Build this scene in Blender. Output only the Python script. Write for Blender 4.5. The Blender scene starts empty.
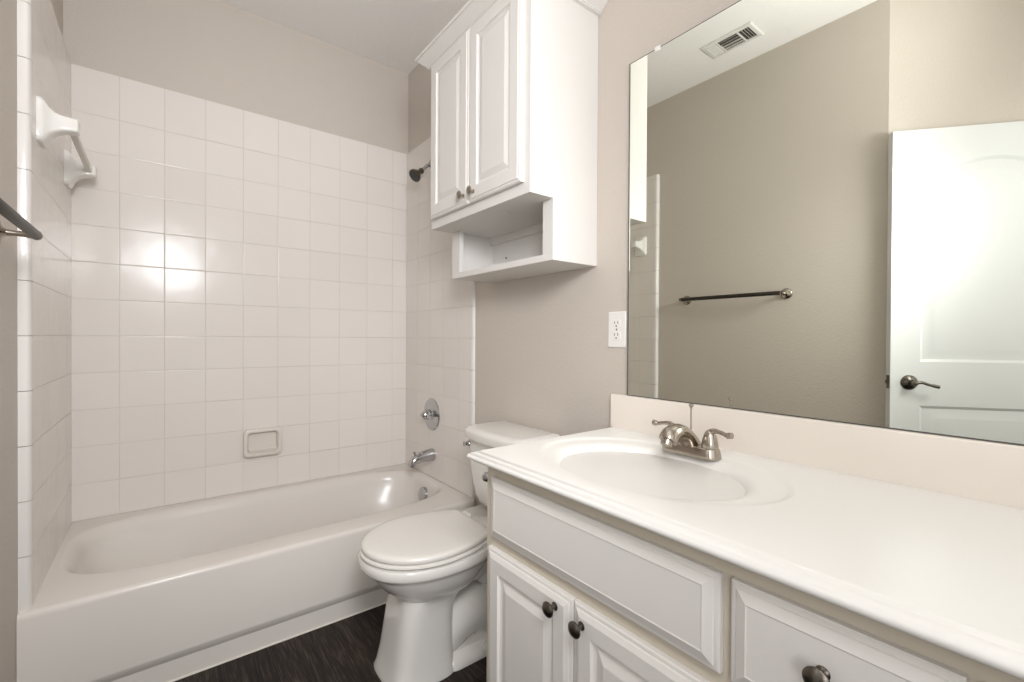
import bpy, bmesh, math, random
from mathutils import Vector, Matrix
random.seed(4)
PI = math.pi
S = bpy.context.scene
COL = S.collection

# ------------------------------------------------------------------ camera
ZC = 1.105
CAMX = 0.2946
TH, PITCH, ROLL, FPX = 0.6590, -0.0068, 0.0059, 454.156
cam_d = bpy.data.cameras.new('camera')
cam = bpy.data.objects.new('camera', cam_d); COL.objects.link(cam); S.camera = cam
cam_d.sensor_width = 36.0; cam_d.lens = FPX / 1024 * 36; cam_d.clip_start = 0.02
fw = Vector((math.sin(TH)*math.cos(PITCH), math.cos(TH)*math.cos(PITCH), math.sin(PITCH)))
rt = Vector((math.cos(TH), -math.sin(TH), 0)); up = rt.cross(fw)
r2 = rt*math.cos(ROLL) + up*math.sin(ROLL); u2 = -rt*math.sin(ROLL) + up*math.cos(ROLL)
M = Matrix((r2, u2, -fw)).transposed().to_4x4(); M.translation = (CAMX, 0, ZC)
cam.matrix_world = M

# ------------------------------------------------------------------ light and exposure
S.view_settings.view_transform = 'Standard'; S.view_settings.look = 'None'
S.view_settings.gamma = 1; S.view_settings.use_curve_mapping = False
S.view_settings.exposure = 0.08
w = bpy.data.worlds.new('world'); S.world = w; w.use_nodes = True
w.node_tree.nodes['Background'].inputs[0].default_value = (0.9, 0.95, 1, 1)
w.node_tree.nodes['Background'].inputs[1].default_value = 0.3

def light(name, kind, loc, energy, color, size=0.1, rot=None, sy=None):
    d = bpy.data.lights.new(name, kind); d.energy = energy; d.color = color
    if kind == 'AREA':
        d.shape = 'RECTANGLE' if sy else 'DISK'; d.size = size
        if sy: d.size_y = sy
    else: d.shadow_soft_size = size
    o = bpy.data.objects.new(name, d); o.location = loc
    if rot: o.rotation_euler = rot
    COL.objects.link(o); return o
# photographer's strobe beside the camera; the ceiling, side and rear fills are added
def aim(o, t): o.rotation_euler = (Vector(t) - o.location).to_track_quat('-Z', 'Y').to_euler(); return o
LC = (0.97, 0.985, 1.02)
light('strobe', 'POINT', (0.36, -0.16, 1.76), 14, LC, 0.2)
sb = aim(light('strobe_beam', 'SPOT', (0.36, -0.20, 1.80), 96, LC, 0.24), (0.72, 2.5, 0.9))
sb.data.spot_size = math.radians(100); sb.data.spot_blend = 1.0
bo = aim(light('bounce_fill', 'AREA', (0.47, -0.28, 1.8), 7.5, LC, 0.5), (0.62, 0.7, 2.69))  # added lamp aimed upward to brighten the ceiling
bo.data.spread = math.radians(95)
hl = aim(light('side_fill', 'AREA', (-0.5, -0.85, 1.5), 4.5, LC, 0.7, (0, 0, 0), 1.4), (1.45, 2.2, 1.0)); hl.data.spread = math.radians(80)  # added fill panel, unseen, lights the right-hand side from the left
light('rear_fill', 'AREA', (0.45, -1.2, 1.5), 10, LC, 1.6, (PI/2, 0, 0), 2.0)  # added unseen fill panel behind the camera, lifts the far end

# ------------------------------------------------------------------ materials
def mat(name, col, rough=0.5, metal=0.0, bump=None, coat=0.0, var=None, spec=0.5):
    m = bpy.data.materials.new(name); m.use_nodes = True
    nt = m.node_tree; b = nt.nodes['Principled BSDF']
    b.inputs['Base Color'].default_value = (*col, 1)
    b.inputs['Roughness'].default_value = rough; b.inputs['Metallic'].default_value = metal
    b.inputs['Coat Weight'].default_value = coat; b.inputs['Coat Roughness'].default_value = 0.06
    b.inputs['Specular IOR Level'].default_value = spec
    tc = nt.nodes.new('ShaderNodeNewGeometry')
    if bump:
        sc, st, dist = bump
        n = nt.nodes.new('ShaderNodeTexNoise'); n.inputs['Scale'].default_value = sc; n.inputs['Detail'].default_value = 4
        bp = nt.nodes.new('ShaderNodeBump'); bp.inputs['Strength'].default_value = st; bp.inputs['Distance'].default_value = dist
        nt.links.new(tc.outputs['Position'], n.inputs['Vector'])
        nt.links.new(n.outputs['Fac'], bp.inputs['Height']); nt.links.new(bp.outputs['Normal'], b.inputs['Normal'])
    if var:
        sc, amt = var
        n = nt.nodes.new('ShaderNodeTexNoise'); n.inputs['Scale'].default_value = sc; n.inputs['Detail'].default_value = 3
        mx = nt.nodes.new('ShaderNodeMix'); mx.data_type = 'RGBA'
        mx.inputs[6].default_value = (*[c*(1-amt) for c in col], 1); mx.inputs[7].default_value = (*[min(1, c*(1+amt)) for c in col], 1)
        nt.links.new(tc.outputs['Position'], n.inputs['Vector'])
        nt.links.new(n.outputs['Fac'], mx.inputs[0]); nt.links.new(mx.outputs[2], b.inputs['Base Color'])
    return m

paint   = mat('wall_paint', (0.565, 0.507, 0.447), 0.6, bump=(95, 0.35, 0.004))
ceilm   = mat('ceiling_paint', (0.87, 0.85, 0.82), 0.8, bump=(60, 0.3, 0.004))
white   = mat('white_cabinet_paint', (0.765, 0.735, 0.695), 0.35, bump=(40, 0.05, 0.002))
cabw    = mat('wall_cabinet_paint', (0.70, 0.675, 0.64), 0.4, bump=(40, 0.05, 0.002))  # the cabinet white, darkened to offset strong light on this cabinet
framep  = mat('shaded_frame_paint', (0.62, 0.56, 0.46), 0.4, bump=(40, 0.05, 0.002))  # cabinet white with the shade under the counter put into the colour
marble  = mat('cultured_marble', (0.84, 0.82, 0.78), 0.3)
splashm = mat('cultured_marble_splash', (0.80, 0.735, 0.655), 0.2, coat=0.2, var=(7, 0.02))
enamel  = mat('tub_enamel', (0.70, 0.655, 0.605), 0.2, spec=0.3)
china   = mat('toilet_china', (0.75, 0.725, 0.68), 0.1, coat=0.4)
seatm   = mat('toilet_seat_plastic', (0.75, 0.72, 0.67), 0.22)
bullm   = mat('bullnose_ceramic', (0.75, 0.715, 0.68), 0.14)
ceramic = mat('white_ceramic', (0.80, 0.78, 0.74), 0.12, coat=0.3)
dishm   = mat('almond_ceramic', (0.71, 0.655, 0.59), 0.15)
caulk   = mat('caulk', (0.74, 0.69, 0.61), 0.5)
nickel  = mat('brushed_nickel', (0.42, 0.375, 0.32), 0.2, 1.0)
pewter  = mat('dark_pewter', (0.15, 0.135, 0.115), 0.28, 1.0)
chrome  = mat('chrome', (0.52, 0.52, 0.53), 0.12, 1.0)
blackp  = mat('black_plastic', (0.025, 0.025, 0.025), 0.35)
darkm   = mat('dark_gap', (0.06, 0.055, 0.05), 0.7)
platep  = mat('outlet_plastic', (0.82, 0.79, 0.76), 0.3)
doorm   = mat('door_paint', (0.69, 0.695, 0.685), 0.35)
ventm   = mat('vent_paint', (0.72, 0.70, 0.66), 0.5)
translu = mat('bar_plastic', (0.72, 0.68, 0.62), 0.25)
mirm    = mat('mirror_silver', (0.86, 0.875, 0.80), 0.0, 1.0)

def tile_mat(name, axis, a0, pitch=0.1524, z0=1.1028, vs=1.0):
    m = bpy.data.materials.new(name); m.use_nodes = True; nt = m.node_tree; b = nt.nodes['Principled BSDF']
    N = nt.nodes.new; L = nt.links.new
    g = N('ShaderNodeNewGeometry'); sp = N('ShaderNodeSeparateXYZ'); L(g.outputs['Position'], sp.inputs[0])
    def mth(op, x, y=None, z=None):
        n = N('ShaderNodeMath'); n.operation = op
        for i, v in enumerate((x, y, z)):
            if v is None: continue
            if isinstance(v, (int, float)): n.inputs[i].default_value = v
            else: L(v, n.inputs[i])
        return n.outputs[0]
    def cell(out, off):
        q = mth('DIVIDE', mth('SUBTRACT', out, off), pitch)
        fl = mth('FLOOR', q); fr = mth('SUBTRACT', q, fl)
        d = mth('MULTIPLY', mth('MINIMUM', fr, mth('SUBTRACT', 1.0, fr)), pitch)
        return fl, d
    f1, d1 = cell(sp.outputs[axis], a0); f2, d2 = cell(mth('MINIMUM', sp.outputs['Z'], 2.10), z0)
    if vs != 1.0: d1 = mth('MULTIPLY', d1, vs)
    d = mth('MINIMUM', d1, d2)
    mr = N('ShaderNodeMapRange'); mr.interpolation_type = 'SMOOTHSTEP'
    mr.inputs['From Min'].default_value = 0.0004; mr.inputs['From Max'].default_value = 0.0016; L(d, mr.inputs['Value'])
    cb = N('ShaderNodeCombineXYZ'); L(f1, cb.inputs[0]); L(f2, cb.inputs[1])
    wn = N('ShaderNodeTexWhiteNoise'); wn.noise_dimensions = '3D'; L(cb.outputs[0], wn.inputs['Vector'])
    tm = N('ShaderNodeMix'); tm.data_type = 'RGBA'
    tm.inputs[6].default_value = (0.75, 0.70, 0.65, 1); tm.inputs[7].default_value = (0.77, 0.72, 0.67, 1)
    L(wn.outputs['Value'], tm.inputs[0])
    gm = N('ShaderNodeMix'); gm.data_type = 'RGBA'; gm.inputs[6].default_value = (0.64, 0.59, 0.53, 1)
    L(mr.outputs[0], gm.inputs[0]); L(tm.outputs[2], gm.inputs[7]); L(gm.outputs[2], b.inputs['Base Color'])
    # edges of each tile fall away, and each tile sits at a slightly different tilt
    m2 = N('ShaderNodeMapRange'); m2.interpolation_type = 'SMOOTHSTEP'
    m2.inputs['From Min'].default_value = 0.0; m2.inputs['From Max'].default_value = 0.004; L(d, m2.inputs['Value'])
    ns = N('ShaderNodeTexNoise'); ns.inputs['Scale'].default_value = 9; ns.inputs['Detail'].default_value = 1
    L(g.outputs['Position'], ns.inputs['Vector'])
    wc = N('ShaderNodeSeparateColor'); L(wn.outputs['Color'], wc.inputs[0])
    tilt = mth('ADD', mth('MULTIPLY', mth('SUBTRACT', wc.outputs[0], 0.5), sp.outputs[axis]),
                      mth('MULTIPLY', mth('SUBTRACT', wc.outputs[1], 0.5), sp.outputs['Z']))
    h = mth('ADD', mth('MULTIPLY', m2.outputs[0], 0.0004), mth('ADD', mth('MULTIPLY', tilt, 0.012), mth('MULTIPLY', ns.outputs['Fac'], 0.0012)))
    bp = N('ShaderNodeBump'); bp.inputs['Strength'].default_value = 1.0; bp.inputs['Distance'].default_value = 1.0
    L(h, bp.inputs['Height']); L(bp.outputs['Normal'], b.inputs['Normal'])
    rr = N('ShaderNodeMapRange'); rr.inputs['To Min'].default_value = 0.6; rr.inputs['To Max'].default_value = 0.17
    L(mr.outputs[0], rr.inputs['Value']); L(rr.outputs[0], b.inputs['Roughness'])
    b.inputs['Specular IOR Level'].default_value = 0.22
    return m

def floor_mat():
    m = bpy.data.materials.new('dark_wood_planks'); m.use_nodes = True; nt = m.node_tree; b = nt.nodes['Principled BSDF']
    N = nt.nodes.new; L = nt.links.new
    g = N('ShaderNodeNewGeometry'); mp = N('ShaderNodeMapping'); mp.inputs['Rotation'].default_value = (0, 0, PI/2)
    L(g.outputs['Position'], mp.inputs['Vector'])
    br = N('ShaderNodeTexBrick'); br.inputs['Scale'].default_value = 1.0
    br.inputs['Brick Width'].default_value = 1.22; br.inputs['Row Height'].default_value = 0.15
    br.inputs['Mortar Size'].default_value = 0.0012; br.inputs['Mortar Smooth'].default_value = 0.1
    br.inputs['Color1'].default_value = (0.15, 0.15, 0.15, 1); br.inputs['Color2'].default_value = (0.9, 0.9, 0.9, 1)
    L(mp.outputs[0], br.inputs['Vector'])
    m2 = N('ShaderNodeMapping'); m2.inputs['Scale'].default_value = (30, 2.4, 1); L(g.outputs['Position'], m2.inputs['Vector'])
    add = N('ShaderNodeVectorMath'); add.operation = 'ADD'; L(m2.outputs[0], add.inputs[0])
    sc = N('ShaderNodeVectorMath'); sc.operation = 'SCALE'; sc.inputs['Scale'].default_value = 13; L(br.outputs['Color'], sc.inputs[0]); L(sc.outputs[0], add.inputs[1])
    n1 = N('ShaderNodeTexNoise'); n1.inputs['Scale'].default_value = 1.6; n1.inputs['Detail'].default_value = 6; n1.inputs['Distortion'].default_value = 1.3; n1.inputs['Roughness'].default_value = 0.65
    L(add.outputs[0], n1.inputs['Vector'])
    m3 = N('ShaderNodeVectorMath'); m3.operation = 'MULTIPLY'; m3.inputs[1].default_value = (3.2, 1.6, 1); L(add.outputs[0], m3.inputs[0])
    n2 = N('ShaderNodeTexNoise'); n2.inputs['Scale'].default_value = 2.0; n2.inputs['Detail'].default_value = 5; n2.inputs['Roughness'].default_value = 0.7
    L(m3.outputs[0], n2.inputs['Vector'])
    cr = N('ShaderNodeValToRGB'); e = cr.color_ramp.elements; b.inputs['Specular IOR Level'].default_value = 0.25
    e[0].position = 0.36; e[0].color = (0.006, 0.004, 0.0035, 1); e[1].position = 0.62; e[1].color = (0.085, 0.065, 0.052, 1)
    e.new(0.5).color = (0.024, 0.016, 0.012, 1)
    mx0 = N('ShaderNodeMix'); mx0.inputs[0].default_value = 0.55; L(n1.outputs['Fac'], mx0.inputs[2]); L(n2.outputs['Fac'], mx0.inputs[3]); L(mx0.outputs[0], cr.inputs[0])
    mx = N('ShaderNodeMix'); mx.data_type = 'RGBA'; mx.blend_type = 'MULTIPLY'; mx.inputs[0].default_value = 0.35
    L(cr.outputs[0], mx.inputs[6]); L(br.outputs['Color'], mx.inputs[7])
    mo = N('ShaderNodeMix'); mo.data_type = 'RGBA'; mo.inputs[7].default_value = (0.006, 0.005, 0.004, 1)
    L(br.outputs['Fac'], mo.inputs[0]); L(mx.outputs[2], mo.inputs[6]); L(mo.outputs[2], b.inputs['Base Color'])
    b.inputs['Roughness'].default_value = 0.5
    bp = N('ShaderNodeBump'); bp.inputs['Strength'].default_value = 0.25; bp.inputs['Distance'].default_value = 0.002
    L(n1.outputs['Fac'], bp.inputs['Height']); L(bp.outputs['Normal'], b.inputs['Normal'])
    return m

# ------------------------------------------------------------------ helpers
def V(*a): return Vector(a)
def obj(name, bm, m, parent=None, smooth=35, bevel=None, subsurf=0):
    me = bpy.data.meshes.new(name); bmesh.ops.recalc_face_normals(bm, faces=bm.faces[:])
    if parent is not None:
        bmesh.ops.translate(bm, verts=bm.verts[:], vec=-wloc(parent))
    bm.to_mesh(me); bm.free()
    o = bpy.data.objects.new(name, me); COL.objects.link(o); me.materials.append(m)
    if parent is not None: o.parent = parent
    if smooth:
        me.shade_smooth(); me.set_sharp_from_angle(angle=math.radians(smooth))
    if bevel:
        md = o.modifiers.new('bevel', 'BEVEL'); md.width = bevel; md.segments = 3; md.limit_method = 'ANGLE'; md.angle_limit = math.radians(40)
    if subsurf:
        md = o.modifiers.new('sub', 'SUBSURF'); md.levels = subsurf; md.render_levels = subsurf
    return o
def wloc(o):
    v = Vector((0, 0, 0))
    while o: v = v + o.location; o = o.parent
    return v
def thing(name, label, cat, loc=(0, 0, 0), group=None):
    o = bpy.data.objects.new(name, None); o.empty_display_size = 0.05; COL.objects.link(o); o.location = loc
    o['label'] = label; o['category'] = cat
    if group: o['group'] = group
    return o
def tag(o, label, cat, group=None):
    o['label'] = label; o['category'] = cat
    if group: o['group'] = group
    return o
def struct(name, bm, m, label=None, smooth=0):
    o = obj(name, bm, m, smooth=smooth); o['kind'] = 'structure'
    if label: o['label'] = label
    return o
def NB(): return bmesh.new()
def box(bm, x0, x1, y0, y1, z0, z1):
    c = [(x, y, z) for x in (x0, x1) for y in (y0, y1) for z in (z0, z1)]
    v = [bm.verts.new(p) for p in c]
    for f in ((0,1,3,2),(4,6,7,5),(0,4,5,1),(2,3,7,6),(0,2,6,4),(1,5,7,3)): bm.faces.new([v[i] for i in f])
    return bm
def loft(bm, rings, cap0=True, cap1=True, closed=True):
    R = [[bm.verts.new(p) for p in r] for r in rings]
    n = len(R[0])
    for a, b in zip(R, R[1:]):
        for i in range(n if closed else n-1):
            j = (i+1) % n; bm.faces.new((a[i], a[j], b[j], b[i]))
    if cap0: bm.faces.new(R[0][::-1])
    if cap1: bm.faces.new(R[-1])
    return R
def basis(d):
    d = Vector(d).normalized(); a = Vector((0, 0, 1)) if abs(d.z) < 0.9 else Vector((0, 1, 0))
    u = a.cross(d).normalized(); return u, d.cross(u), d
def lathe(bm, o, d, prof, n=32, su=1, sv=1):
    u, v, d = basis(d); o = Vector(o)
    loft(bm, [[o + d*h + (u*math.cos(2*PI*i/n)*su + v*math.sin(2*PI*i/n)*sv)*max(r, 1e-4) for i in range(n)] for r, h in prof])
    return bm
def tube(bm, pts, rad, n=14, flat=1.0):
    pts = [Vector(p) for p in pts]
    if isinstance(rad, (int, float)): rad = [rad]*len(pts)
    rings = []; pu = None
    for k, p in enumerate(pts):
        d = (pts[min(k+1, len(pts)-1)] - pts[max(k-1, 0)]).normalized()
        if pu is None: u, v, _ = basis(d)
        else:
            u = (pu - d*pu.dot(d)).normalized(); v = d.cross(u)
        pu = u
        rings.append([p + (u*math.cos(2*PI*i/n) + v*math.sin(2*PI*i/n)*flat)*rad[k] for i in range(n)])
    loft(bm, rings); return bm
def spline(P, n=8):
    P = [Vector(p) for p in P]; out = []
    for i in range(len(P)-1):
        p0 = P[max(i-1, 0)]; p1 = P[i]; p2 = P[i+1]; p3 = P[min(i+2, len(P)-1)]
        for k in range(n):
            t = k/n; out.append(0.5*((2*p1) + (p2-p0)*t + (2*p0-5*p1+4*p2-p3)*t*t + (3*p1-p0-3*p2+p3)*t**3))
    out.append(P[-1]); return out
def rr(cu, cv, hu, hv, r, n=6):
    """rounded rectangle outline"""
    pts = []
    for sx, sy, a0 in ((1, 1, 0), (-1, 1, PI/2), (-1, -1, PI), (1, -1, 1.5*PI)):
        for k in range(n+1):
            a = a0 + PI/2*k/n; pts.append((cu + sx*(hu-r) + r*math.cos(a), cv + sy*(hv-r) + r*math.sin(a)))
    return pts
def sup(cx, cy, a, b, e=2.0, n=48, a2=None):
    """superellipse; a2 = half length on the -x side"""
    out = []
    for i in range(n):
        t = 2*PI*i/n; c, s = math.cos(t), math.sin(t)
        aa = a if c >= 0 else (a2 or a)
        out.append((cx + aa*math.copysign(abs(c)**(2/e), c), cy + b*math.copysign(abs(s)**(2/e), s)))
    return out
def panel(bm, o, u, v, n, w_, h_, loops):
    """nested rectangles: loops of (inset, height along n) from the back edge to the middle"""
    o, u, v, n = map(Vector, (o, u, v, n))
    rings = [[o + u*i + v*i + n*d, o + u*(w_-i) + v*i + n*d, o + u*(w_-i) + v*(h_-i) + n*d, o + u*i + v*(h_-i) + n*d] for i, d in loops]
    loft(bm, rings); return bm
def knob(parent, loc, d, m=pewter, s=1.0, label=None):
    bm = NB(); lathe(bm, loc, d, [(.0085*s, -.001), (.0085*s, .001), (.0055*s, .003), (.0045*s, .011*s), (.006*s, .014*s), (.013*s, .0165*s), (.0155*s, .019*s), (.0155*s, .021*s), (.0125*s, .024*s), (.006*s, .0262*s), (.001, .027*s)], 28, 1.0, 1.0)
    o = obj('knob', bm, m, parent, 40)
    return o

W, D = 1.474, 2.551
CH = 2.688
# ------------------------------------------------------------------ room shell
CX, CY = -0.014, 0.598                       # corner where the left wall turns away
DX, DY = -0.63113, -0.77568               # direction of the angled wall
EX, EY = CX + DX*1.02, CY + DY*1.02
RY = -1.3
bm = NB(); box(bm, -1.0, W+.12, RY-.12, D+.15, -.08, 0); struct('floor', bm, floor_mat(), 'dark brown wood-look plank floor')
bm = NB(); box(bm, -1.0, W+.12, RY-.12, D+.15, CH, CH+.08); struct('ceiling', bm, ceilm)
bm = NB(); box(bm, W, W+.12, RY-.12, D+.15, 0, CH); struct('wall_right', bm, paint)
bm = NB(); box(bm, -.12, W+.12, D+.006, D+.15, 0, CH); struct('wall_back', bm, paint)
def prism(bm, pts, z0, z1):
    loft(bm, [[V(x, y, z0) for x, y in pts], [V(x, y, z1) for x, y in pts]]); return bm
nx, ny = -DY, DX                           # unused side helper
bm = NB(); prism(bm, [(CX, D+.15), (CX, CY), (-.13, CY), (-.13, D+.15)], 0, CH); struct('wall_left', bm, paint)
ox, oy = DY*.10, -DX*.10                   # away from the room
bm = NB(); prism(bm, [(CX, CY), (EX, EY), (EX+ox, EY+oy), (CX+ox, CY+oy)], 0, CH); struct('wall_angled', bm, paint)
bm = NB(); prism(bm, [(EX, EY+.02), (EX, RY-.12), (EX-.12, RY-.12), (EX-.12, EY+.06)], 0, CH); struct('wall_hall', bm, paint)
bm = NB(); box(bm, EX-.12, W, RY-.12, RY, 0, CH); struct('wall_rear', bm, paint)
# baseboards
def bb(name, x0, x1, y0, y1):
    bm = NB(); box(bm, x0, x1, y0, y1, 0, .085); o = struct(name, bm, white); return o
bb('baseboard_right', W-.014, W-.0005, .96, 1.795)
bb('baseboard_left', CX+.0005, CX+.014, .66, 1.79)

# ------------------------------------------------------------------ tile surround
TT = 2.203
surround = thing('tile_surround', 'white square ceramic tiles lining three walls around the bathtub', 'tile surround', (0.737, 2.5, .34))
bm = NB(); box(bm, .008, W-.008, D, D+.0055, .3455, TT); obj('back_tile_panel', bm, tile_mat('tile_back', 'X', 0.1573), surround, 0)
bm = NB(); box(bm, CX+.0005, .01, 1.843, D-.0002, .3455, TT); obj('left_tile_panel', bm, tile_mat('tile_side', 'Y', D, vs=4.0), surround, 0)
bm = NB(); box(bm, W-.01, W-.0005, 1.843, D-.0002, .3455, TT); obj('right_tile_panel', bm, tile_mat('tile_side_right', 'Y', D, vs=4.0), surround, 0)
def bullnose(x, sgn, y0=1.806, y1=1.842, th=.0115):
    zs = [0.0] + [1.1028 + .1524*k for k in range(-7, 8)]
    zs = [z for z in zs if z < TT-.02] + [TT]
    bm = NB()
    for a, b in zip(zs, zs[1:]):
        a += .0008; b -= .0008
        pr = []
        for k in range(9):
            t = PI/2*k/8; pr.append((y0 + .012*(1-math.sin(t)) if True else 0, .0115*math.cos(t)))
        # profile (y, thickness) from wall round the nose to the flat
        pts = [(y1, 0), (y0, 0)] + [(y0 + .014*(1-math.cos(t)), th-.0115+.0115*math.sin(t)) for t in [PI/2*k/7 for k in range(1, 8)]] + [(y1, th)]
        loft(bm, [[V(x + sgn*q, y, z) for y, q in pts] for z in (a, a+.001, b-.001, b)])
    return bm
obj('left_bullnose', bullnose(CX+.0004, 1, th=.0252), bullm, surround, 50)
obj('right_bullnose', bullnose(W-.0004, -1), bullm, surround, 50)

# ------------------------------------------------------------------ bathtub
TX0, TX1, TY0, TY1, RZ = CX+.001, W-.0115, 1.787, D-.0015, .345
tub = thing('bathtub', 'white built-in bathtub with a smooth apron front beside the toilet', 'bathtub', (0.737, 2.17, 0))
bm = NB(); n = 96
def open_ring(cx, cy, a, b, e, z, a2=None):
    return [V(x, y, z) for x, y in sup(cx, cy, a, b, e, n, a2)]
cxm, cym = .73, 2.203
def rect_ring(x0, x1, y0, y1, z):
    out = []
    for i in range(n):
        t = 2*PI*i/n; c, s = math.cos(t), math.sin(t)
        k = min(((x1-cxm)/c if c > 1e-6 else ((x0-cxm)/c if c < -1e-6 else 1e9)), ((y1-cym)/s if s > 1e-6 else ((y0-cym)/s if s < -1e-6 else 1e9)))
        out.append(V(cxm + c*k, cym + s*k, z))
    # snap nearest samples to the corners
    for cx_, cy_ in ((x0, y0), (x0, y1), (x1, y0), (x1, y1)):
        j = min(range(n), key=lambda q: (out[q].x-cx_)**2 + (out[q].y-cy_)**2); out[j] = V(cx_, cy_, z)
    return out
rings = [rect_ring(TX0, TX1, TY0, TY1, .10), rect_ring(TX0, TX1, TY0, TY1, .325), rect_ring(TX0, TX1, TY0+.001, TY1, .333), rect_ring(TX0, TX1, TY0+.004, TY1, .3395),
         rect_ring(TX0, TX1, TY0+.009, TY1, .3435), rect_ring(TX0, TX1, TY0+.016, TY1, RZ)]
a_r, a_l, b_ = .724, .705, .308
for da, z in ((0.0, .3452), (.006, .3445), (.014, .341), (.022, .334), (.030, .322), (.038, .300), (.046, .26)):
    rings.append(open_ring(cxm, cym, a_r-da, b_-da, 3.9, z, a_l-da))
for da, dl, db, z in ((.055, .09, .06, .21), (.075, .16, .075, .14), (.10, .24, .095, .085), (.14, .32, .13, .06), (.24, .42, .19, .052)):
    rings.append(open_ring(cxm, cym, a_r-da, b_-db, 3.0, z, a_l-dl))
loft(bm, rings, cap0=False)
obj('tub_shell', bm, enamel, tub, 60)
bm = NB()   # apron skirt: sloped return and recessed toe strip
pr = [(TY0, .1005), (TY0+.001, .093), (TY0+.012, .074), (TY0+.016, .068), (TY0+.016, .0), (TY0+.05, .0), (TY0+.05, .1005)]
loft(bm, [[V(x, y, z) for y, z in pr] for x in (TX0, TX1)])
obj('apron_skirt', bm, enamel, tub, 25)
bm = NB(); tube(bm, [(TX0, TY0+.015, .002), (TX1, TY0+.015, .002)], .0035, 8); obj('caulk_bead', bm, caulk, tub)
# overflow plate and drain
ov = V(1.398, 2.195, .270)
bm = NB(); dn = V(-1, 0, .18)
lathe(bm, ov - dn.normalized()*.012, dn, [(.038, 0), (.038, .012), (.036, .017), (.028, .0195), (.010, .018), (.004, .021), (.0005, .021)], 36)
o_ov = obj('overflow_plate', bm, chrome, tub, 40); o_ov['label'] = 'round chrome overflow plate'
bm = NB(); lathe(bm, (1.27, 2.205, .049), (0, 0, 1), [(.03, 0), (.03, .005), (.026, .0065), (.018, .004), (.001, .004)], 28)
obj('drain', bm, chrome, tub, 40)

# tub valve, spout, shower head
val = thing('shower_valve', 'round chrome shower valve with lever handle on the tiles above the tub spout', 'shower valve', (W-.01, 2.215, .688))
bm = NB(); lathe(bm, (W-.0102, 2.215, .688), (-1, 0, 0), [(.087, 0), (.087, .003), (.084, .007), (.066, .010), (.045, .0105), (.030, .0145), (.028, .016), (.001, .016)], 48)
obj('escutcheon', bm, chrome, val, 30)
bm = NB(); lathe(bm, (W-.025, 2.215, .688), (-1, 0, 0), [(.027, 0), (.026, .018), (.022, .034), (.016, .044), (.008, .052), (.001, .054)], 32)
tube(bm, spline([(W-.045, 2.215, .688), (W-.052, 2.175, .685), (W-.05, 2.14, .681)], 5), [.012]*4 + [.0105]*4 + [.009]*3, 12)
obj('handle', bm, chrome, val, 40)
sp = thing('tub_spout', 'chrome tub spout under the shower valve', 'tub spout', (W-.01, 2.205, .47))
bm = NB()
path = [(W-.0102, .470, .034), (W-.03, .470, .0335), (W-.06, .468, .031), (W-.09, .464, .029), (W-.115, .459, .0275), (W-.133, .453, .026), (W-.143, .446, .021), (W-.147, .440, .012)]
loft(bm, [[V(x + (.25*rd*math.sin(t) if k > 3 else 0), 2.205 + rd*.92*math.cos(t), z + rd*math.sin(t)) for t in [2*PI*i/28 for i in range(28)]] for k, (x, z, rd) in enumerate(path)])
obj('spout_body', bm, chrome, sp, 50)
bm = NB(); lathe(bm, (W-.118, 2.205, .474), (0, 0, 1), [(.004, 0), (.004, .016), (.007, .018), (.007, .025), (.001, .026)], 16); obj('diverter_pull', bm, chrome, sp, 40)
bm = NB(); lathe(bm, (W-.127, 2.205, .438), (-.25, 0, -1), [(.0155, 0), (.0155, .018), (.012, .019), (.012, .010), (.001, .010)], 20); obj('outlet_nozzle', bm, chrome, sp, 40)
sh = thing('wall_shower', 'small chrome shower head with black face beside the wall cabinet', 'shower', (W-.01, 2.24, 2.05))
bm = NB(); lathe(bm, (W-.0102, 2.24, 2.045), (-1, 0, 0), [(.03, 0), (.029, .004), (.018, .009), (.010, .011)], 28); obj('wall_flange', bm, chrome, sh, 40)
bm = NB(); tube(bm, spline([(W-.012, 2.24, 2.045), (1.447, 2.24, 2.042), (1.425, 2.24, 2.022), (1.408, 2.24, 2.002)], 6), .0095, 14); obj('shower_arm', bm, chrome, sh, 40)
hd = V(-.72, -.12, -.62)
bm = NB(); lathe(bm, (1.411, 2.24, 2.006), hd, [(.012, 0), (.016, .006), (.0155, .016), (.013, .022), (.017, .030), (.026, .046), (.033, .056), (.035, .060), (.035, .068), (.031, .071), (.0305, .068)], 32)
obj('head_shell', bm, pewter, sh, 40)
bm = NB(); c0 = V(1.411, 2.24, 2.006) + hd.normalized()*.066; lathe(bm, c0, hd, [(.0315, 0), (.0315, .003), (.024, .0045), (.023, .003), (.012, .003), (.011, .0048), (.001, .005)], 32)
obj('spray_face', bm, blackp, sh, 40)

# soap dish
sd = thing('soap_dish', 'almond ceramic soap dish set in the back tile wall above the tub', 'soap dish', (.697, D, .583))
def yring(hu, hv, r, y, cu=.697, cv=.583): return [V(a, y, b) for a, b in rr(cu, cv, hu, hv, r)]
bm = NB(); loft(bm, [yring(.078, .062, .02, D-.0002), yring(.080, .064, .02, D-.010), yring(.084, .068, .022, D-.024), yring(.083, .067, .022, D-.031), yring(.078, .062, .02, D-.034), yring(.069, .052, .018, D-.033), yring(.065, .048, .016, D-.026), yring(.061, .044, .014, D-.006)])
obj('dish_body', bm, dishm, sd, 50)
bm = NB()
loft(bm, [[V(x, D-.007, .545), V(x, D-.030, .552), V(x, D-.0335, .548), V(x, D-.030, .535), V(x, D-.007, .537)] for x in (.637, .757)]); obj('dish_lip', bm, dishm, sd, 30)

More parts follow.
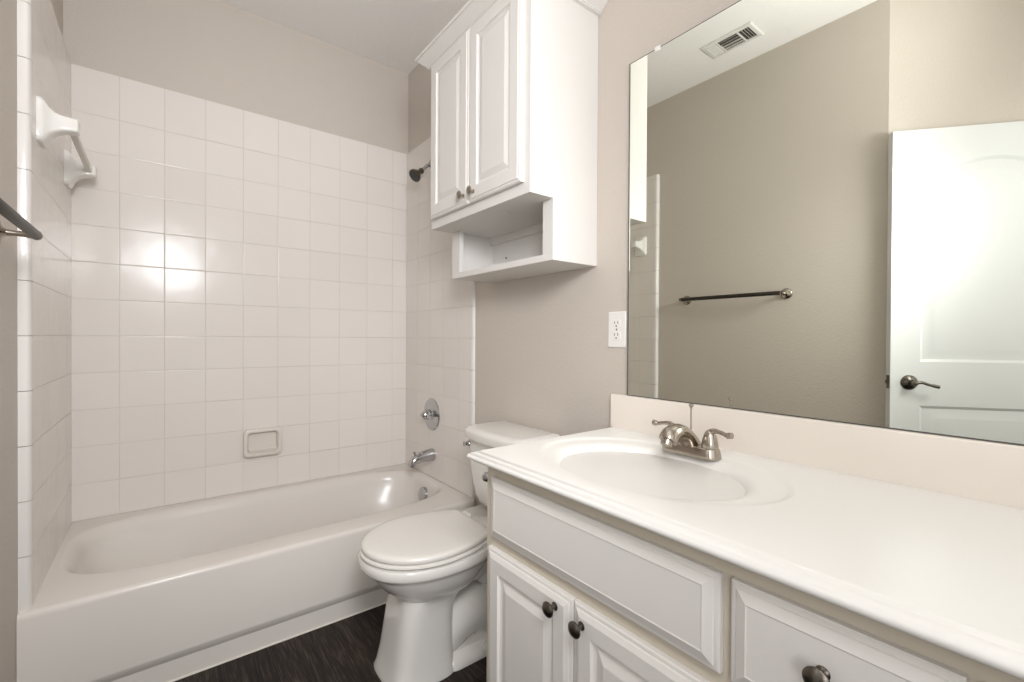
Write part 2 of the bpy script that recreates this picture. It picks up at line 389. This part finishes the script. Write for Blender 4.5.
# ceramic towel bar on left tiles
cb = thing('ceramic_towel_bar', 'white ceramic posts with a pale plastic bar on the left tile wall', 'towel bar', (.01, 2.15, 1.74))
for yy, zz in ((1.935, 1.738), (2.415, 1.738)):
    bm = NB(); rg = []
    for x, hy, hz, dz in ((.0102, .048, .066, 0), (.020, .0475, .065, 0), (.026, .043, .058, 0), (.034, .033, .042, .002), (.046, .026, .030, .004), (.062, .023, .0235, .006), (.080, .022, .021, .007), (.094, .0215, .020, .007), (.0965, .018, .017, .007)):
        rg.append([V(x, a, b) for a, b in rr(yy, zz + dz, hy, hz, min(hy, hz)*.35)])
    loft(bm, rg); obj('post', bm, ceramic, cb, 40)
bm = NB(); box(bm, .068, .086, 1.95, 2.40, 1.736, 1.754); obj('bar', bm, translu, cb, 0, bevel=.003)

# metal towel bar on painted left wall
tb = thing('towel_bar', 'brushed metal towel bar on the beige left wall, also seen in the mirror', 'towel bar', (CX, 1.31, 1.35))
for yy in (1.02, 1.60):
    bm = NB(); lathe(bm, (CX+.0003, yy, 1.35), (1, 0, 0), [(.029, 0), (.029, .003), (.026, .008), (.015, .012), (.008, .018), (.0065, .034), (.0075, .050), (.0095, .058), (.0115, .066), (.0105, .075), (.001, .079)], 30)
    obj('post', bm, nickel, tb, 40)
bm = NB(); BR = mat('dark_bronze', (0.045, 0.038, 0.030), 0.42, 0.8); tube(bm, [(.0535, 1.010, 1.35), (.0535, 1.014, 1.35), (.0535, 1.606, 1.35), (.0535, 1.610, 1.35)], [.008, .0112, .0112, .008], 18); obj('rod', bm, BR, tb, 40)

# ------------------------------------------------------------------ toilet
YC = 1.40
toi = thing('toilet', 'white two-piece toilet between the vanity and the bathtub', 'toilet', (1.1, YC, 0))
def zring(x0, x1, hw, z, e=2.3, n=48, front=.52):
    x0 += .010
    xm = x0 + (x1-x0)*front
    return [V(x, y, z) for x, y in sup(xm, YC, x1-xm, hw, e, n, xm-x0)]
bm = NB()
loft(bm, [zring(.846, 1.085, .114, 0, 4.5), zring(.846, 1.085, .114, .008, 4.5), zring(.853, 1.082, .109, .022, 4.5), zring(.866, 1.080, .104, .08, 4.5), zring(.876, 1.080, .101, .15, 4.2),
          zring(.886, 1.085, .102, .215, 3.8), zring(.892, 1.11, .106, .250, 3.2), zring(.890, 1.15, .114, .266, 2.6), zring(.872, 1.18, .130, .280, 2.4), zring(.846, 1.20, .148, .302, 2.3),
          zring(.820, 1.22, .164, .330, 2.3), zring(.803, 1.24, .174, .355, 2.3), zring(.796, 1.245, .179, .367, 2.3), zring(.786, 1.255, .184, .371, 2.3), zring(.782, 1.26, .187, .378, 2.3), zring(.782, 1.26, .187, .397, 2.3), zring(.786, 1.255, .184, .403, 2.3), zring(.80, 1.24, .17, .405, 2.3)])
# rear of the bowl, trapway, foot
def brr(x0, x1, hw, z, r=.02): return [V(a, b, z) for a, b in rr((x0+x1)/2, YC, (x1-x0)/2, hw, r)]
loft(bm, [brr(1.14, 1.43, .10, .30, .03), brr(1.12, 1.45, .135, .36, .03), brr(1.12, 1.462, .150, .385, .03), brr(1.12, 1.462, .150, .415, .03), brr(1.13, 1.455, .143, .421, .03)])
loft(bm, [brr(1.05, 1.385, .110, 0, .03), brr(1.05, 1.385, .110, .014, .03), brr(1.05, 1.375, .100, .026, .025), brr(1.05, 1.36, .08, .045, .02)])
tube(bm, spline([(1.06, YC, .30), (1.20, YC, .315), (1.29, YC, .25), (1.315, YC, .15), (1.29, YC, .06), (1.28, YC, -.0)], 6), [.09]*7+[.084]*6+[.078]*6+[.075]*6+[.08]*6, 24, 1.0)
tube(bm, spline([(1.03, YC, .05), (1.12, YC, .11), (1.2, YC, .12), (1.28, YC, .06), (1.3, YC, .02)], 6), .085, 24)
obj('bowl', bm, china, toi, 40)
for yy in (YC-.112, ):
    bm = NB(); lathe(bm, (1.2, yy+.012, .02), (0, 0, 1), [(.013, 0), (.013, .012), (.010, .02), (.001, .023)], 20); obj('bolt_cap', bm, china, toi, 40)
def seatring(z, ins, xb=1.212, xf=.795, w=.182, wb=.132, n=72):
    xm = 1.005; out = []
    P = []
    m = 30                                   # front half: ellipse; sides run back to a nearly straight rear edge
    for i in range(m+1):
        t = PI/2 + PI*i/m; P.append((xm + (xm-xf-ins)*math.cos(t), (w-ins)*math.sin(t)))
    xe = xb-ins; rc = .018
    for i in range(1, 12):
        f = i/12; P.append((xm + (xe-rc-xm)*f, -((w-ins) + (wb-w)*f**1.9)))
    for i in range(0, 7):
        a = -PI/2 + PI/2*i/6; P.append((xe-rc + rc*math.cos(a), -(wb-ins) + rc + rc*math.sin(a)))
    Q = [(x, -y) for x, y in P[m+1:]][::-1]
    for x, y in P + Q: out.append(V(x, YC+y, z))
    return out
bm = NB(); loft(bm, [seatring(.4045, .012), seatring(.4075, .010), seatring(.4085, .002), seatring(.412, -.001), seatring(.4170, .0), seatring(.4195, .005), seatring(.4197, .02)]); obj('seat', bm, seatm, toi, 50)
bm = NB(); loft(bm, [seatring(.4195, .018), seatring(.4232, .014), seatring(.4240, .005), seatring(.431, .003), seatring(.437, .005), seatring(.4405, .010), seatring(.4425, .022), seatring(.4435, .05), seatring(.444, .10)]); obj('seat_lid', bm, seatm, toi, 50)
for yy in (YC-.075, YC+.075):
    bm = NB(); box(bm, 1.196, 1.232, yy-.022, yy+.022, .418, .436); obj('seat_hinge', bm, seatm, toi, 0, bevel=.006)
def tring(z, x0, hw, r=.035, bow=.012, x1=1.458):
    out = []
    for a, b in rr((x0+x1)/2, YC, (x1-x0)/2, hw, r, 8):
        f = 1-((b-YC)/hw)**2
        out.append(V(a - (bow*f if a < (x0+x1)/2 else 0), b, z))
    return out
def sub_x(r): return r
TKY = YC - .018
def tringd(z, x0, hw, r=.035, bow=.012, x1=1.458, m=14):
    """tank outline with enough points on the bowed front"""
    pts = []
    for k in range(m+1):                      # front, from +Y side to -Y side
        y = (hw-r) - 2*(hw-r)*k/m; pts.append((x0 - bow*(1-(y/hw)**2), TKY+y))
    def arc(cx, cy, a0, a1):
        for k in range(1, 7):
            a = a0 + (a1-a0)*k/6; pts.append((cx+r*math.cos(a), cy+r*math.sin(a)))
    off = bow*(1-((hw-r)/hw)**2)
    arc(x0+r-off, TKY-hw+r, PI, 1.5*PI); pts.append((x1-.012, TKY-hw)); pts.append((x1, TKY-hw+.012))
    pts.append((x1, TKY+hw-.012)); pts.append((x1-.012, TKY+hw)); pts.append((x0+r-off, TKY+hw)); arc(x0+r-off, TKY+hw-r, .5*PI, PI)
    return [V(x, y, z) for x, y in pts[:-1]]
bm = NB(); loft(bm, [tringd(.440, 1.33, .115, .03, .008), tringd(.444, 1.315, .132, .035, .01), tringd(.455, 1.30, .138, .04, .012), tringd(.48, 1.291, .150, .04, .014), tringd(.53, 1.283, .161, .04, .015), tringd(.62, 1.276, .173, .04, .016), tringd(.708, 1.273, .177, .04, .018)])
obj('tank', bm, china, toi, 50)
bm = NB(); loft(bm, [tringd(.7085, 1.268, .176, .04, .02, 1.463), tringd(.712, 1.260, .182, .045, .022, 1.466), tringd(.735, 1.258, .184, .045, .024, 1.466), tringd(.746, 1.262, .181, .045, .024, 1.463), tringd(.752, 1.272, .173, .04, .022, 1.455), tringd(.754, 1.29, .16, .03, .02, 1.44)])
obj('tank_lid', bm, china, toi, 60)
bm = NB(); lathe(bm, (1.274, TKY+.150, .684), (-1, 0, 0), [(.012, 0), (.012, .008), (.009, .011), (.008, .018), (.001, .019)], 20)
tube(bm, spline([(1.256, TKY+.150, .684), (1.253, TKY+.154, .684), (1.250, TKY+.160, .683)], 4), [.006]*5+[.0075]*2+[.009]*2, 12)
lv = obj('flush_lever', bm, chrome, toi, 40); lv['label'] = 'small chrome flush lever'
bm = NB(); tube(bm, spline([(1.44, YC+.17, .12), (1.40, YC+.19, .2), (1.38, YC+.14, .38), (1.38, YC+.12, .445)], 6), .005, 8); obj('supply_hose', bm, nickel, toi)

# ------------------------------------------------------------------ vanity cabinet
FX = .958                                  # face frame plane
VY0, VY1 = -.55, .955
van = thing('vanity_cabinet', 'white painted vanity cabinet with raised panel doors under the pale countertop', 'vanity', (1.2, .2, 0))
bm = NB(); box(bm, FX+.018, W-.001, VY0, VY1, .10, .7955); box(bm, FX+.075, W-.001, VY0, VY1, .0, .10); obj('carcass', bm, white, van, 0)
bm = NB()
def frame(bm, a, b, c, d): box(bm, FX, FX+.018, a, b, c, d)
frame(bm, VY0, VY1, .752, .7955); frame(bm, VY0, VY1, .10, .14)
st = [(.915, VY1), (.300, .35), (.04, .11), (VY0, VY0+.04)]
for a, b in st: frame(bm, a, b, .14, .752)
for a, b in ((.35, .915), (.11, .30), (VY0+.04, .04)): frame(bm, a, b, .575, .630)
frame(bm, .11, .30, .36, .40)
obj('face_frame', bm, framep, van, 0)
RP = [(0, 0), (0, .010), (.002, .0115), (.006, .0125), (.0085, .0127), (.0095, .0145), (.020, .019), (.050, .019), (.052, .012), (.058, .0105), (.060, .0105), (.080, .0175), (.082, .018)]
DF = [(0, 0), (0, .009), (.002, .0105), (.006, .0115), (.0085, .0117), (.0095, .0138), (.024, .019), (.026, .0182), (.028, .0182)]
def vdoor(name, ya, yb, za, zb, prof, kn=None, ko=True):
    bm = NB(); panel(bm, (FX-.0005, yb, za), (0, -1, 0), (0, 0, 1), (-1, 0, 0), yb-ya, zb-za, prof)
    o = obj(name, bm, white, van, 12)
    if kn: knob(o, (FX-.0195, kn[0], kn[1]), (-1, 0, 0))
    return o
vdoor('false_drawer_front', .338, .925, .610, .759, DF)
vdoor('cabinet_door', .637, .934, .118, .583, RP, (.682, .552))
vdoor('cabinet_door', .338, .6345, .118, .583, RP, (.607, .549))
vdoor('drawer', .080, .322, .610, .759, DF, (.204, .695))
vdoor('drawer', .080, .322, .380, .583, DF, (.195, .49))
vdoor('drawer', .080, .322, .118, .364, DF, (.195, .24))
vdoor('false_drawer_front', -.53, .066, .610, .759, DF)
vdoor('cabinet_door', -.228, .066, .118, .583, RP, (-.19, .551))
vdoor('cabinet_door', -.53, -.232, .118, .583, RP, (-.27, .551))

# ------------------------------------------------------------------ countertop with integral sink
ct = thing('vanity_countertop', 'cream cultured marble countertop with an integral oval sink and backsplash', 'countertop', (1.2, .2, .797))
CTZ = .819; CLY = .98; CFX = .910; CE = -.56
c1 = (1.177, .640, .170, .222); c2 = (1.188, .633, .212, .294)
ax0, ax1, ay0, ay1 = CFX+.028, W-.001, .25, CLY-.022
cxs, cys = 1.172, .636
angs = [2*PI*i/144 for i in range(144)]
for (xx, yy) in ((ax0, ay0), (ax0, ay1), (ax1, ay0), (ax1, ay1)):
    a = math.atan2(yy-cys, xx-cxs) % (2*PI); j = min(range(144), key=lambda q: abs(angs[q]-a)); angs[j] = a
def ell(e, s, z):
    out = []
    for a in angs:
        # point on ellipse in direction a from shared centre
        dx, dy = math.cos(a), math.sin(a); ox_, oy_ = cxs-e[0], cys-e[1]
        A = (dx/e[2])**2 + (dy/e[3])**2; B = 2*(ox_*dx/e[2]**2 + oy_*dy/e[3]**2); C = (ox_/e[2])**2 + (oy_/e[3])**2 - 1
        t = (-B + math.sqrt(B*B-4*A*C))/(2*A); out.append(V(cxs+dx*t*s, cys+dy*t*s, z))
    return out
def mixr(a, b, t, z): return [V(p.x*(1-t)+q.x*t, p.y*(1-t)+q.y*t, z) for p, q in zip(a, b)]
def recta(z):
    out = []
    for a in angs:
        c, s = math.cos(a), math.sin(a)
        k = min(((ax1-cxs)/c if c > 1e-9 else ((ax0-cxs)/c if c < -1e-9 else 1e9)), ((ay1-cys)/s if s > 1e-9 else ((ay0-cys)/s if s < -1e-9 else 1e9)))
        out.append(V(cxs+c*k, cys+s*k, z))
    return out
e1, e2 = ell(c1, 1, 0), ell(c2, 1, 0)
rings = [recta(CTZ), ell(c2, 1.012, CTZ), ell(c2, 1.0, CTZ-.0006), ell(c2, .975, CTZ-.0035), ell(c2, .955, CTZ-.0052), mixr(e1, e2, .55, CTZ-.0058), mixr(e1, e2, .35, CTZ-.0072), mixr(e1, e2, .2, CTZ-.0096), mixr(e1, e2, .08, CTZ-.0135), ell(c1, .99, CTZ-.020), ell(c1, .965, CTZ-.030)]
for s, dz in ((.93, .046), (.87, .068), (.78, .092), (.66, .112), (.5, .128), (.33, .136), (.14, .140)): rings.append(ell(c1, s, CTZ-dz))
bm = NB(); loft(bm, rings, cap0=False)
def strip(bm, prof):
    for (i0, z0), (i1, z1) in zip(prof, prof[1:]):
        def P(i, z): return [V(W-.001, CLY-i, z), V(CFX+i, CLY-i, z), V(CFX+i, CE, z)]
        a, b = P(i0, z0), P(i1, z1)
        for k in range(2): bm.faces.new([bm.verts.new(p) for p in (a[k], a[k+1], b[k+1], b[k])])
def arcs(c, r, a0, a1, n=6): return [(c[0]+r*math.cos(a0+(a1-a0)*k/n), c[1]+r*math.sin(a0+(a1-a0)*k/n)) for k in range(n+1)]
prof = [(.028, CTZ), (.024, CTZ-.0002), (.0215, CTZ-.0018), (.020, CTZ-.0042), (.0185, CTZ-.0050), (.014, CTZ-.0042), (.009, CTZ-.0048), (.0045, CTZ-.0072), (.0015, CTZ-.0105), (0, CTZ-.0145), (.001, CTZ-.0185), (.004, CTZ-.0218), (.010, CTZ-.0228), (.055, CTZ-.0228)]
strip(bm, prof)
bm.faces.new([bm.verts.new(p) for p in (V(ax0, ay0, CTZ), V(ax0, CE, CTZ), V(ax1, CE, CTZ), V(ax1, ay0, CTZ))])
bmesh.ops.remove_doubles(bm, verts=bm.verts[:], dist=1e-5)
obj('counter_top', bm, marble, ct, 50)
bm = NB(); pr = [(0, .8185), (.020, .8185), (.0195, .9195), (.0180, .9235), (.0150, .925), (0, .925)]
loft(bm, [[V(W-.0008-q, y, z) for q, z in pr] for y in (.970, CE)]); obj('backsplash', bm, splashm, ct, 40)
bm = NB(); lathe(bm, (1.172, .636, CTZ-.1395), (0, 0, 1), [(.023, 0), (.023, .003), (.019, .0045), (.016, .002), (.001, .003)], 28); obj('sink_drain', bm, nickel, ct, 40)

# ------------------------------------------------------------------ faucet
FC = V(1.360, .632, CTZ-.003)
fa = thing('sink_faucet', 'brushed nickel two-handle faucet behind the sink basin', 'faucet', tuple(FC))
bm = NB()
def fr(z, hx, hy, r): return [V(a, b, FC.z+z) for a, b in rr(FC.x, FC.y, hx, hy, r, 8)]
loft(bm, [fr(-.002, .028, .0765, .026), fr(.004, .028, .0765, .026), (fr(.014, .0255, .074, .024)), fr(.021, .0235, .0725, .023), fr(.0235, .020, .069, .020)]); obj('base_plate', bm, nickel, fa, 35)
bm = NB()
sp_path = spline([(FC.x+.012, FC.y, FC.z+.008), (FC.x-.006, FC.y, FC.z+.030), (FC.x-.032, FC.y, FC.z+.051), (FC.x-.062, FC.y, FC.z+.060), (FC.x-.088, FC.y, FC.z+.055), (FC.x-.100, FC.y, FC.z+.042)], 6)
nS = len(sp_path); rads = [.025 - .0045*min(1, k/(nS*.4)) + .0025*max(0, min(1, (k-nS*.5)/(nS*.3))) - (.004 if k == nS-1 else 0) for k in range(nS)]
tube(bm, sp_path, rads, 24); obj('spout', bm, nickel, fa, 50)
bm = NB(); lathe(bm, (FC.x-.099, FC.y, FC.z+.049), (-.45, 0, -1), [(.0135, 0), (.0145, .004), (.0145, .016), (.012, .018), (.010, .014), (.001, .014)], 24); obj('aerator', bm, nickel, fa, 40)
for sgn in (-1, 1):
    hy = FC.y + sgn*.051
    bm = NB(); lathe(bm, (FC.x, hy, FC.z+.0195), (0, 0, 1), [(.0185, -.004), (.0215, .0), (.0212, .003), (.0195, .004), (.0195, .012), (.0172, .024), (.0140, .035), (.0105, .042), (.006, .0462), (.001, .047)], 28)
    h = obj('handle', bm, nickel, fa, 40)
    bm = NB(); P = spline([(FC.x, hy, FC.z+.060), (FC.x, hy+sgn*.012, FC.z+.0655), (FC.x-.002, hy+sgn*.030, FC.z+.064), (FC.x-.004, hy+sgn*.044, FC.z+.0605), (FC.x-.006, hy+sgn*.057, FC.z+.0625)], 5)
    tube(bm, P, [.0085-.0035*min(1, k/8) + (.0025 if k > 15 else 0) for k in range(len(P))], 14); obj('lever', bm, nickel, h, 50)
bm = NB(); tube(bm, [(FC.x+.001, FC.y, FC.z+.015), (FC.x+.001, FC.y, FC.z+.116)], .0018, 10)
pu = obj('pop_up_rod', bm, nickel, fa, 40)
bm = NB(); lathe(bm, (FC.x+.001, FC.y, FC.z+.110), (0, 0, 1), [(.002, 0), (.0025, .004), (.006, .009), (.0065, .012), (.003, .0145), (.001, .015)], 16); obj('rod_knob', bm, nickel, pu, 40)

# ------------------------------------------------------------------ mirror
mi = thing('mirror', 'large frameless wall mirror above the vanity backsplash', 'mirror', (W, .2, .93))
bm = NB(); box(bm, W-.013, W-.0015, -.56, .9065, .9285, 1.9655); obj('mirror_glass', bm, mirm, mi, 0)
bm = NB(); box(bm, W-.0125, W-.0005, 0.9066, .9116, .9280, 1.9665); box(bm, W-.0125, W-.0005, -.56, .9116, 1.9656, 1.9685); box(bm, W-.0125, W-.0005, -.56, .9116, .9262, .9284); obj('mirror_edge', bm, mat('mirror_edge_grey', (.12, .12, .105), .4), mi, 0)
bm = NB(); box(bm, W-.0165, W-.0005, .799, .818, 1.958, 1.973); obj('mirror_clip', bm, platep, mi, 0, bevel=.003)

# ------------------------------------------------------------------ outlet
ou = thing('wall_outlet', 'white duplex wall outlet between the wall cabinet and the mirror', 'outlet', (W, .96, 1.134))
def xring(hu, hv, r, x, cu, cv, n=6): return [V(x, a, b) for a, b in rr(cu, cv, hu, hv, r, n)]
OY, OZ = .9605, 1.134
bm = NB(); loft(bm, [xring(.0365, .0585, .004, W-.0004, OY, OZ), xring(.0365, .0585, .004, W-.003, OY, OZ), xring(.0335, .0555, .004, W-.0055, OY, OZ)]); obj('cover_plate', bm, platep, ou, 30)
for dz in (-.0195, .0195):
    bm = NB(); loft(bm, [xring(.0165, .0145, .010, W-.005, OY, OZ+dz), xring(.0162, .0142, .010, W-.0072, OY, OZ+dz)]); r = obj('receptacle', bm, platep, ou, 30)
    bm = NB(); box(bm, W-.0076, W-.0070, OY-.0075, OY-.0055, OZ+dz-.001, OZ+dz+.008); box(bm, W-.0076, W-.0070, OY+.0055, OY+.0075, OZ+dz-.001, OZ+dz+.008)
    lathe(bm, (W-.0070, OY, OZ+dz-.0075), (-1, 0, 0), [(.0026, 0), (.0026, .0006)], 12); obj('slots', bm, darkm, r, 0)
bm = NB(); lathe(bm, (W-.0053, OY, OZ), (-1, 0, 0), [(.003, 0), (.0028, .001), (.001, .0013)], 14); obj('screw', bm, nickel, ou, 40)

# ------------------------------------------------------------------ wall cabinet
CY0, CY1 = 1.052, 1.675
CF = 1.174
wc = thing('wall_cabinet', 'white wall cabinet with two raised panel doors and an open cubby, above the toilet', 'cabinet', (1.32, 1.36, 1.352))
bm = NB(); box(bm, CF, W-.0008, CY0, CY1, 1.5455, 2.205); obj('carcass', bm, cabw, wc, 0)
# cubby: sides, bottom, back, rails
bm = NB(); X0 = 1.27
box(bm, X0, W-.0008, CY0, CY0+.016, 1.352, 1.5455); box(bm, X0, W-.0008, CY1-.016, CY1, 1.352, 1.5455)
box(bm, X0, W-.0008, CY0+.016, CY1-.016, 1.352, 1.366); box(bm, W-.008, W-.0008, CY0+.016, CY1-.016, 1.366, 1.5455)
box(bm, X0-.0005, X0+.018, CY0+.0005, CY0+.048, 1.3525, 1.5455); box(bm, X0-.0005, X0+.018, CY1-.060, CY1-.0005, 1.3525, 1.5455)
box(bm, X0-.0005, X0+.018, CY0+.048, CY1-.060, 1.3525, 1.374)
box(bm, W-.022, W-.008, CY0+.016, CY1-.016, 1.515, 1.5455)
obj('open_cubby', bm, cabw, wc, 0)
bm = NB(); lathe(bm, (W-.0082, 1.556, 1.447), (-1, 0, 0), [(.0045, 0), (.004, .002), (.001, .0025)], 12); obj('screw', bm, blackp, wc, 40)
bm = NB(); lathe(bm, (1.262, 1.278, 1.5453), (0, 0, -1), [(.012, 0), (.011, .003), (.006, .004), (.001, .006)], 14); obj('ceiling_clip', bm, cabw, wc, 40)
RPW = [(0, 0), (0, .012), (.0025, .0145), (.006, .016), (.010, .0165), (.012, .019), (.052, .019), (.054, .013), (.060, .0115), (.062, .0115), (.080, .0175), (.082, .018)]
for ya, yb, ky in ((1.374, 1.662, 1.404), (1.079, 1.371, 1.341)):
    bm = NB(); panel(bm, (CF-.0005, yb, 1.581), (0, -1, 0), (0, 0, 1), (-1, 0, 0), yb-ya, 2.203-1.581, RPW)
    d = obj('cabinet_door', bm, cabw, wc, 12); knob(d, (CF-.0195, 1.402 if ya > 1.3 else 1.335, 1.614), (-1, 0, 0), nickel, .95)
# crown moulding on three sides
cp = [(0, 2.197), (-.003, 2.1985), (-.012, 2.199), (-.0125, 2.203), (-.016, 2.204), (-.0165, 2.208), (-.022, 2.213), (-.030, 2.219), (-.041, 2.229), (-.048, 2.236), (-.053, 2.2365), (-.054, 2.246), (0, 2.246)]
bm = NB(); rings = []
for px_, py_, ux, uy in ((W-.0008, CY0, 0, 1), (CF, CY0, 1, 1), (CF, CY1, 1, -1), (W-.0008, CY1, 0, -1)):
    rings.append([V(px_ + q*ux, py_ + q*uy, z) for q, z in cp])
loft(bm, rings); box(bm, CF, W-.0008, CY0, CY1, 2.204, 2.2455)
obj('crown_moulding', bm, cabw, wc, 20)

# ------------------------------------------------------------------ toilet paper holder on vanity side
tp = thing('toilet_paper_holder', 'chrome toilet paper holder post on the side of the vanity, facing the toilet', 'toilet paper holder', (.99, .956, .732))
for xx in (.985, 1.13):
    bm = NB(); lathe(bm, (xx, .9553, .732), (0, 1, 0), [(.018, 0), (.018, .003), (.012, .006), (.007, .010), (.0065, .028), (.010, .033), (.0135, .041), (.0125, .049), (.008, .054), (.001, .056)], 24); obj('post', bm, chrome, tp, 40)
bm = NB(); tube(bm, [(.99, .997, .732), (1.125, .997, .732)], .007, 14); obj('roller', bm, chrome, tp, 40)

# ------------------------------------------------------------------ open panel door standing against the angled wall (seen in mirror)
k = .97
LX = 2*(W-.013) - (CAMX + (2.968-CAMX)*k); LY = .589*k
dr = thing('panel_door', 'white two-panel arch top door standing open, reflected at the right of the mirror', 'door', (LX, LY, 0))
dd = V(DX, DY, 0); dn = V(-DY*-1, DX*-1, 0); dn = V(DY, -DX, 0)     # away from the room
dn = V(-0.77568, 0.63113, 0)
DW, DH, DT = .76, 2.038, .035
def DP(s, z, t): return V(LX, LY, 0) + dd*s + V(0, 0, z) + dn*t
def arch(s0, s1, z0, z1, rise, ins, m=16):
    s0 += ins; s1 -= ins; z0 += ins; z1 -= ins
    pts = [(s0, z0), (s1, z0)]
    for q in range(m+1):
        f = q/m; s = s1 + (s0-s1)*f; pts.append((s, z1 + rise*(1-(2*f-1)**2)))
    return pts
bm = NB()
def ringv(pts, t): return [bm.verts.new(DP(s, z, t)) for s, z in pts]
pan = [(.112, .648, 1.01, 1.80, .10), (.112, .648, .24, .815, .0)]
outer = ringv([(0, .008), (DW, .008), (DW, DH), (0, DH)], 0)
edges = [bm.edges.new((outer[i], outer[(i+1) % 4])) for i in range(4)]
for p in pan:
    lp = [ringv(arch(*p, i), t) for i, t in ((0, 0), (.012, .007), (.020, .007), (.052, .001), (.056, .0005))]
    edges += [bm.edges.new((lp[0][i], lp[0][(i+1) % len(lp[0])])) for i in range(len(lp[0]))]
    for a, b in zip(lp, lp[1:]):
        for i in range(len(a)): bm.faces.new((a[i], a[(i+1) % len(a)], b[(i+1) % len(a)], b[i]))
    bm.faces.new(lp[-1])
bmesh.ops.triangle_fill(bm, edges=edges, use_beauty=True, use_dissolve=False)
back = ringv([(0, .008), (DW, .008), (DW, DH), (0, DH)], DT)
for i in range(4): bm.faces.new((outer[i], outer[(i+1) % 4], back[(i+1) % 4], back[i]))
bm.faces.new(back)
obj('door_slab', bm, doorm, dr, 15)
hz = .917
bm = NB(); lathe(bm, DP(.072, hz, .0005), -dn, [(.033, 0), (.033, .003), (.029, .008), (.018, .013), (.012, .018), (.011, .030), (.0125, .042), (.010, .05), (.001, .052)], 32)
hn = obj('door_handle', bm, pewter, dr, 40)
bm = NB(); P = spline([DP(.070, hz, -.040), DP(.095, hz+.004, -.045), DP(.125, hz-.006, -.046), DP(.160, hz-.014, -.044)], 5); tube(bm, P, [.010-.004*min(1, q/6)+(.0015 if q > 11 else 0) for q in range(len(P))], 14); obj('lever', bm, pewter, hn, 50)
bm = NB(); P0 = [DP(-.0008, hz+z, t) for z, t in ((-.03, .006), (-.03, .029), (.03, .029), (.03, .006))]; P1 = [p + dd*.003 for p in P0]; loft(bm, [P0, P1])
lathe(bm, DP(0, hz, .0175), -dd, [(.008, -.001), (.008, .008), (.001, .009)], 12); obj('latch_plate', bm, pewter, dr, 0)
for z in (.22, 1.02, 1.80):
    bm = NB(); lathe(bm, DP(DW+.004, z, DT+.004), (0, 0, 1), [(.007, 0), (.007, .09)], 12); obj('hinge', bm, nickel, dr, 40)

# ------------------------------------------------------------------ ceiling vent (seen in mirror)
VX, VY = .232, 1.208
cv = thing('ceiling_vent', 'white louvered air vent in the ceiling, reflected at the top of the mirror', 'vent', (VX, VY, CH))
hx, hy = .075, .135
bm = NB()
def vr(ax, ay, z): return [V(VX-ax, VY-ay, z), V(VX+ax, VY-ay, z), V(VX+ax, VY+ay, z), V(VX-ax, VY+ay, z)]
loft(bm, [vr(hx, hy, CH-.0002), vr(hx, hy, CH-.003), vr(hx-.006, hy-.006, CH-.007), vr(hx-.022, hy-.022, CH-.008), vr(hx-.024, hy-.024, CH-.002)], cap0=False, cap1=False); obj('vent_frame', bm, ventm, cv, 0)
bm = NB(); box(bm, VX-hx+.02, VX+hx-.02, VY-hy+.02, VY+hy-.02, CH-.0012, CH-.0002); obj('duct_opening', bm, darkm, cv, 0)
bm = NB()
def slat(x0, x1, y0, y1, tiltx, tilty, t=.0012):
    # thin blade from ceiling down, leaning
    z0, z1 = CH-.0015, CH-.008
    a = [V(x0, y0, z0), V(x1, y0, z0), V(x1, y1, z0), V(x0, y1, z0)] if False else None
    if tilty:
        loft(bm, [[V(x, y0, z0), V(x, y0+t, z0), V(x, y0+tilty+t, z1), V(x, y0+tilty, z1)] for x in (x0, x1)])
    else:
        loft(bm, [[V(x0, y, z0), V(x0+t, y, z0), V(x0+tiltx+t, y, z1), V(x0+tiltx, y, z1)] for y in (y0, y1)])
xi0, xi1 = VX-hx+.022, VX+hx-.022
for q in range(4): slat(xi0, xi1, VY-.112+q*.013, 0, 0, -.006)
for q in range(4): slat(xi0, xi1, VY+.062+q*.013, 0, 0, .009)
for q in range(4): slat(xi0+.018+q*.024, 0, VY-.052, VY+.052, .002 if q > 1 else -.002, 0)
box(bm, xi0, xi1, VY-.058, VY-.052, CH-.008, CH-.002); box(bm, xi0, xi1, VY+.052, VY+.058, CH-.008, CH-.002)
obj('louvers', bm, ventm, cv, 0)
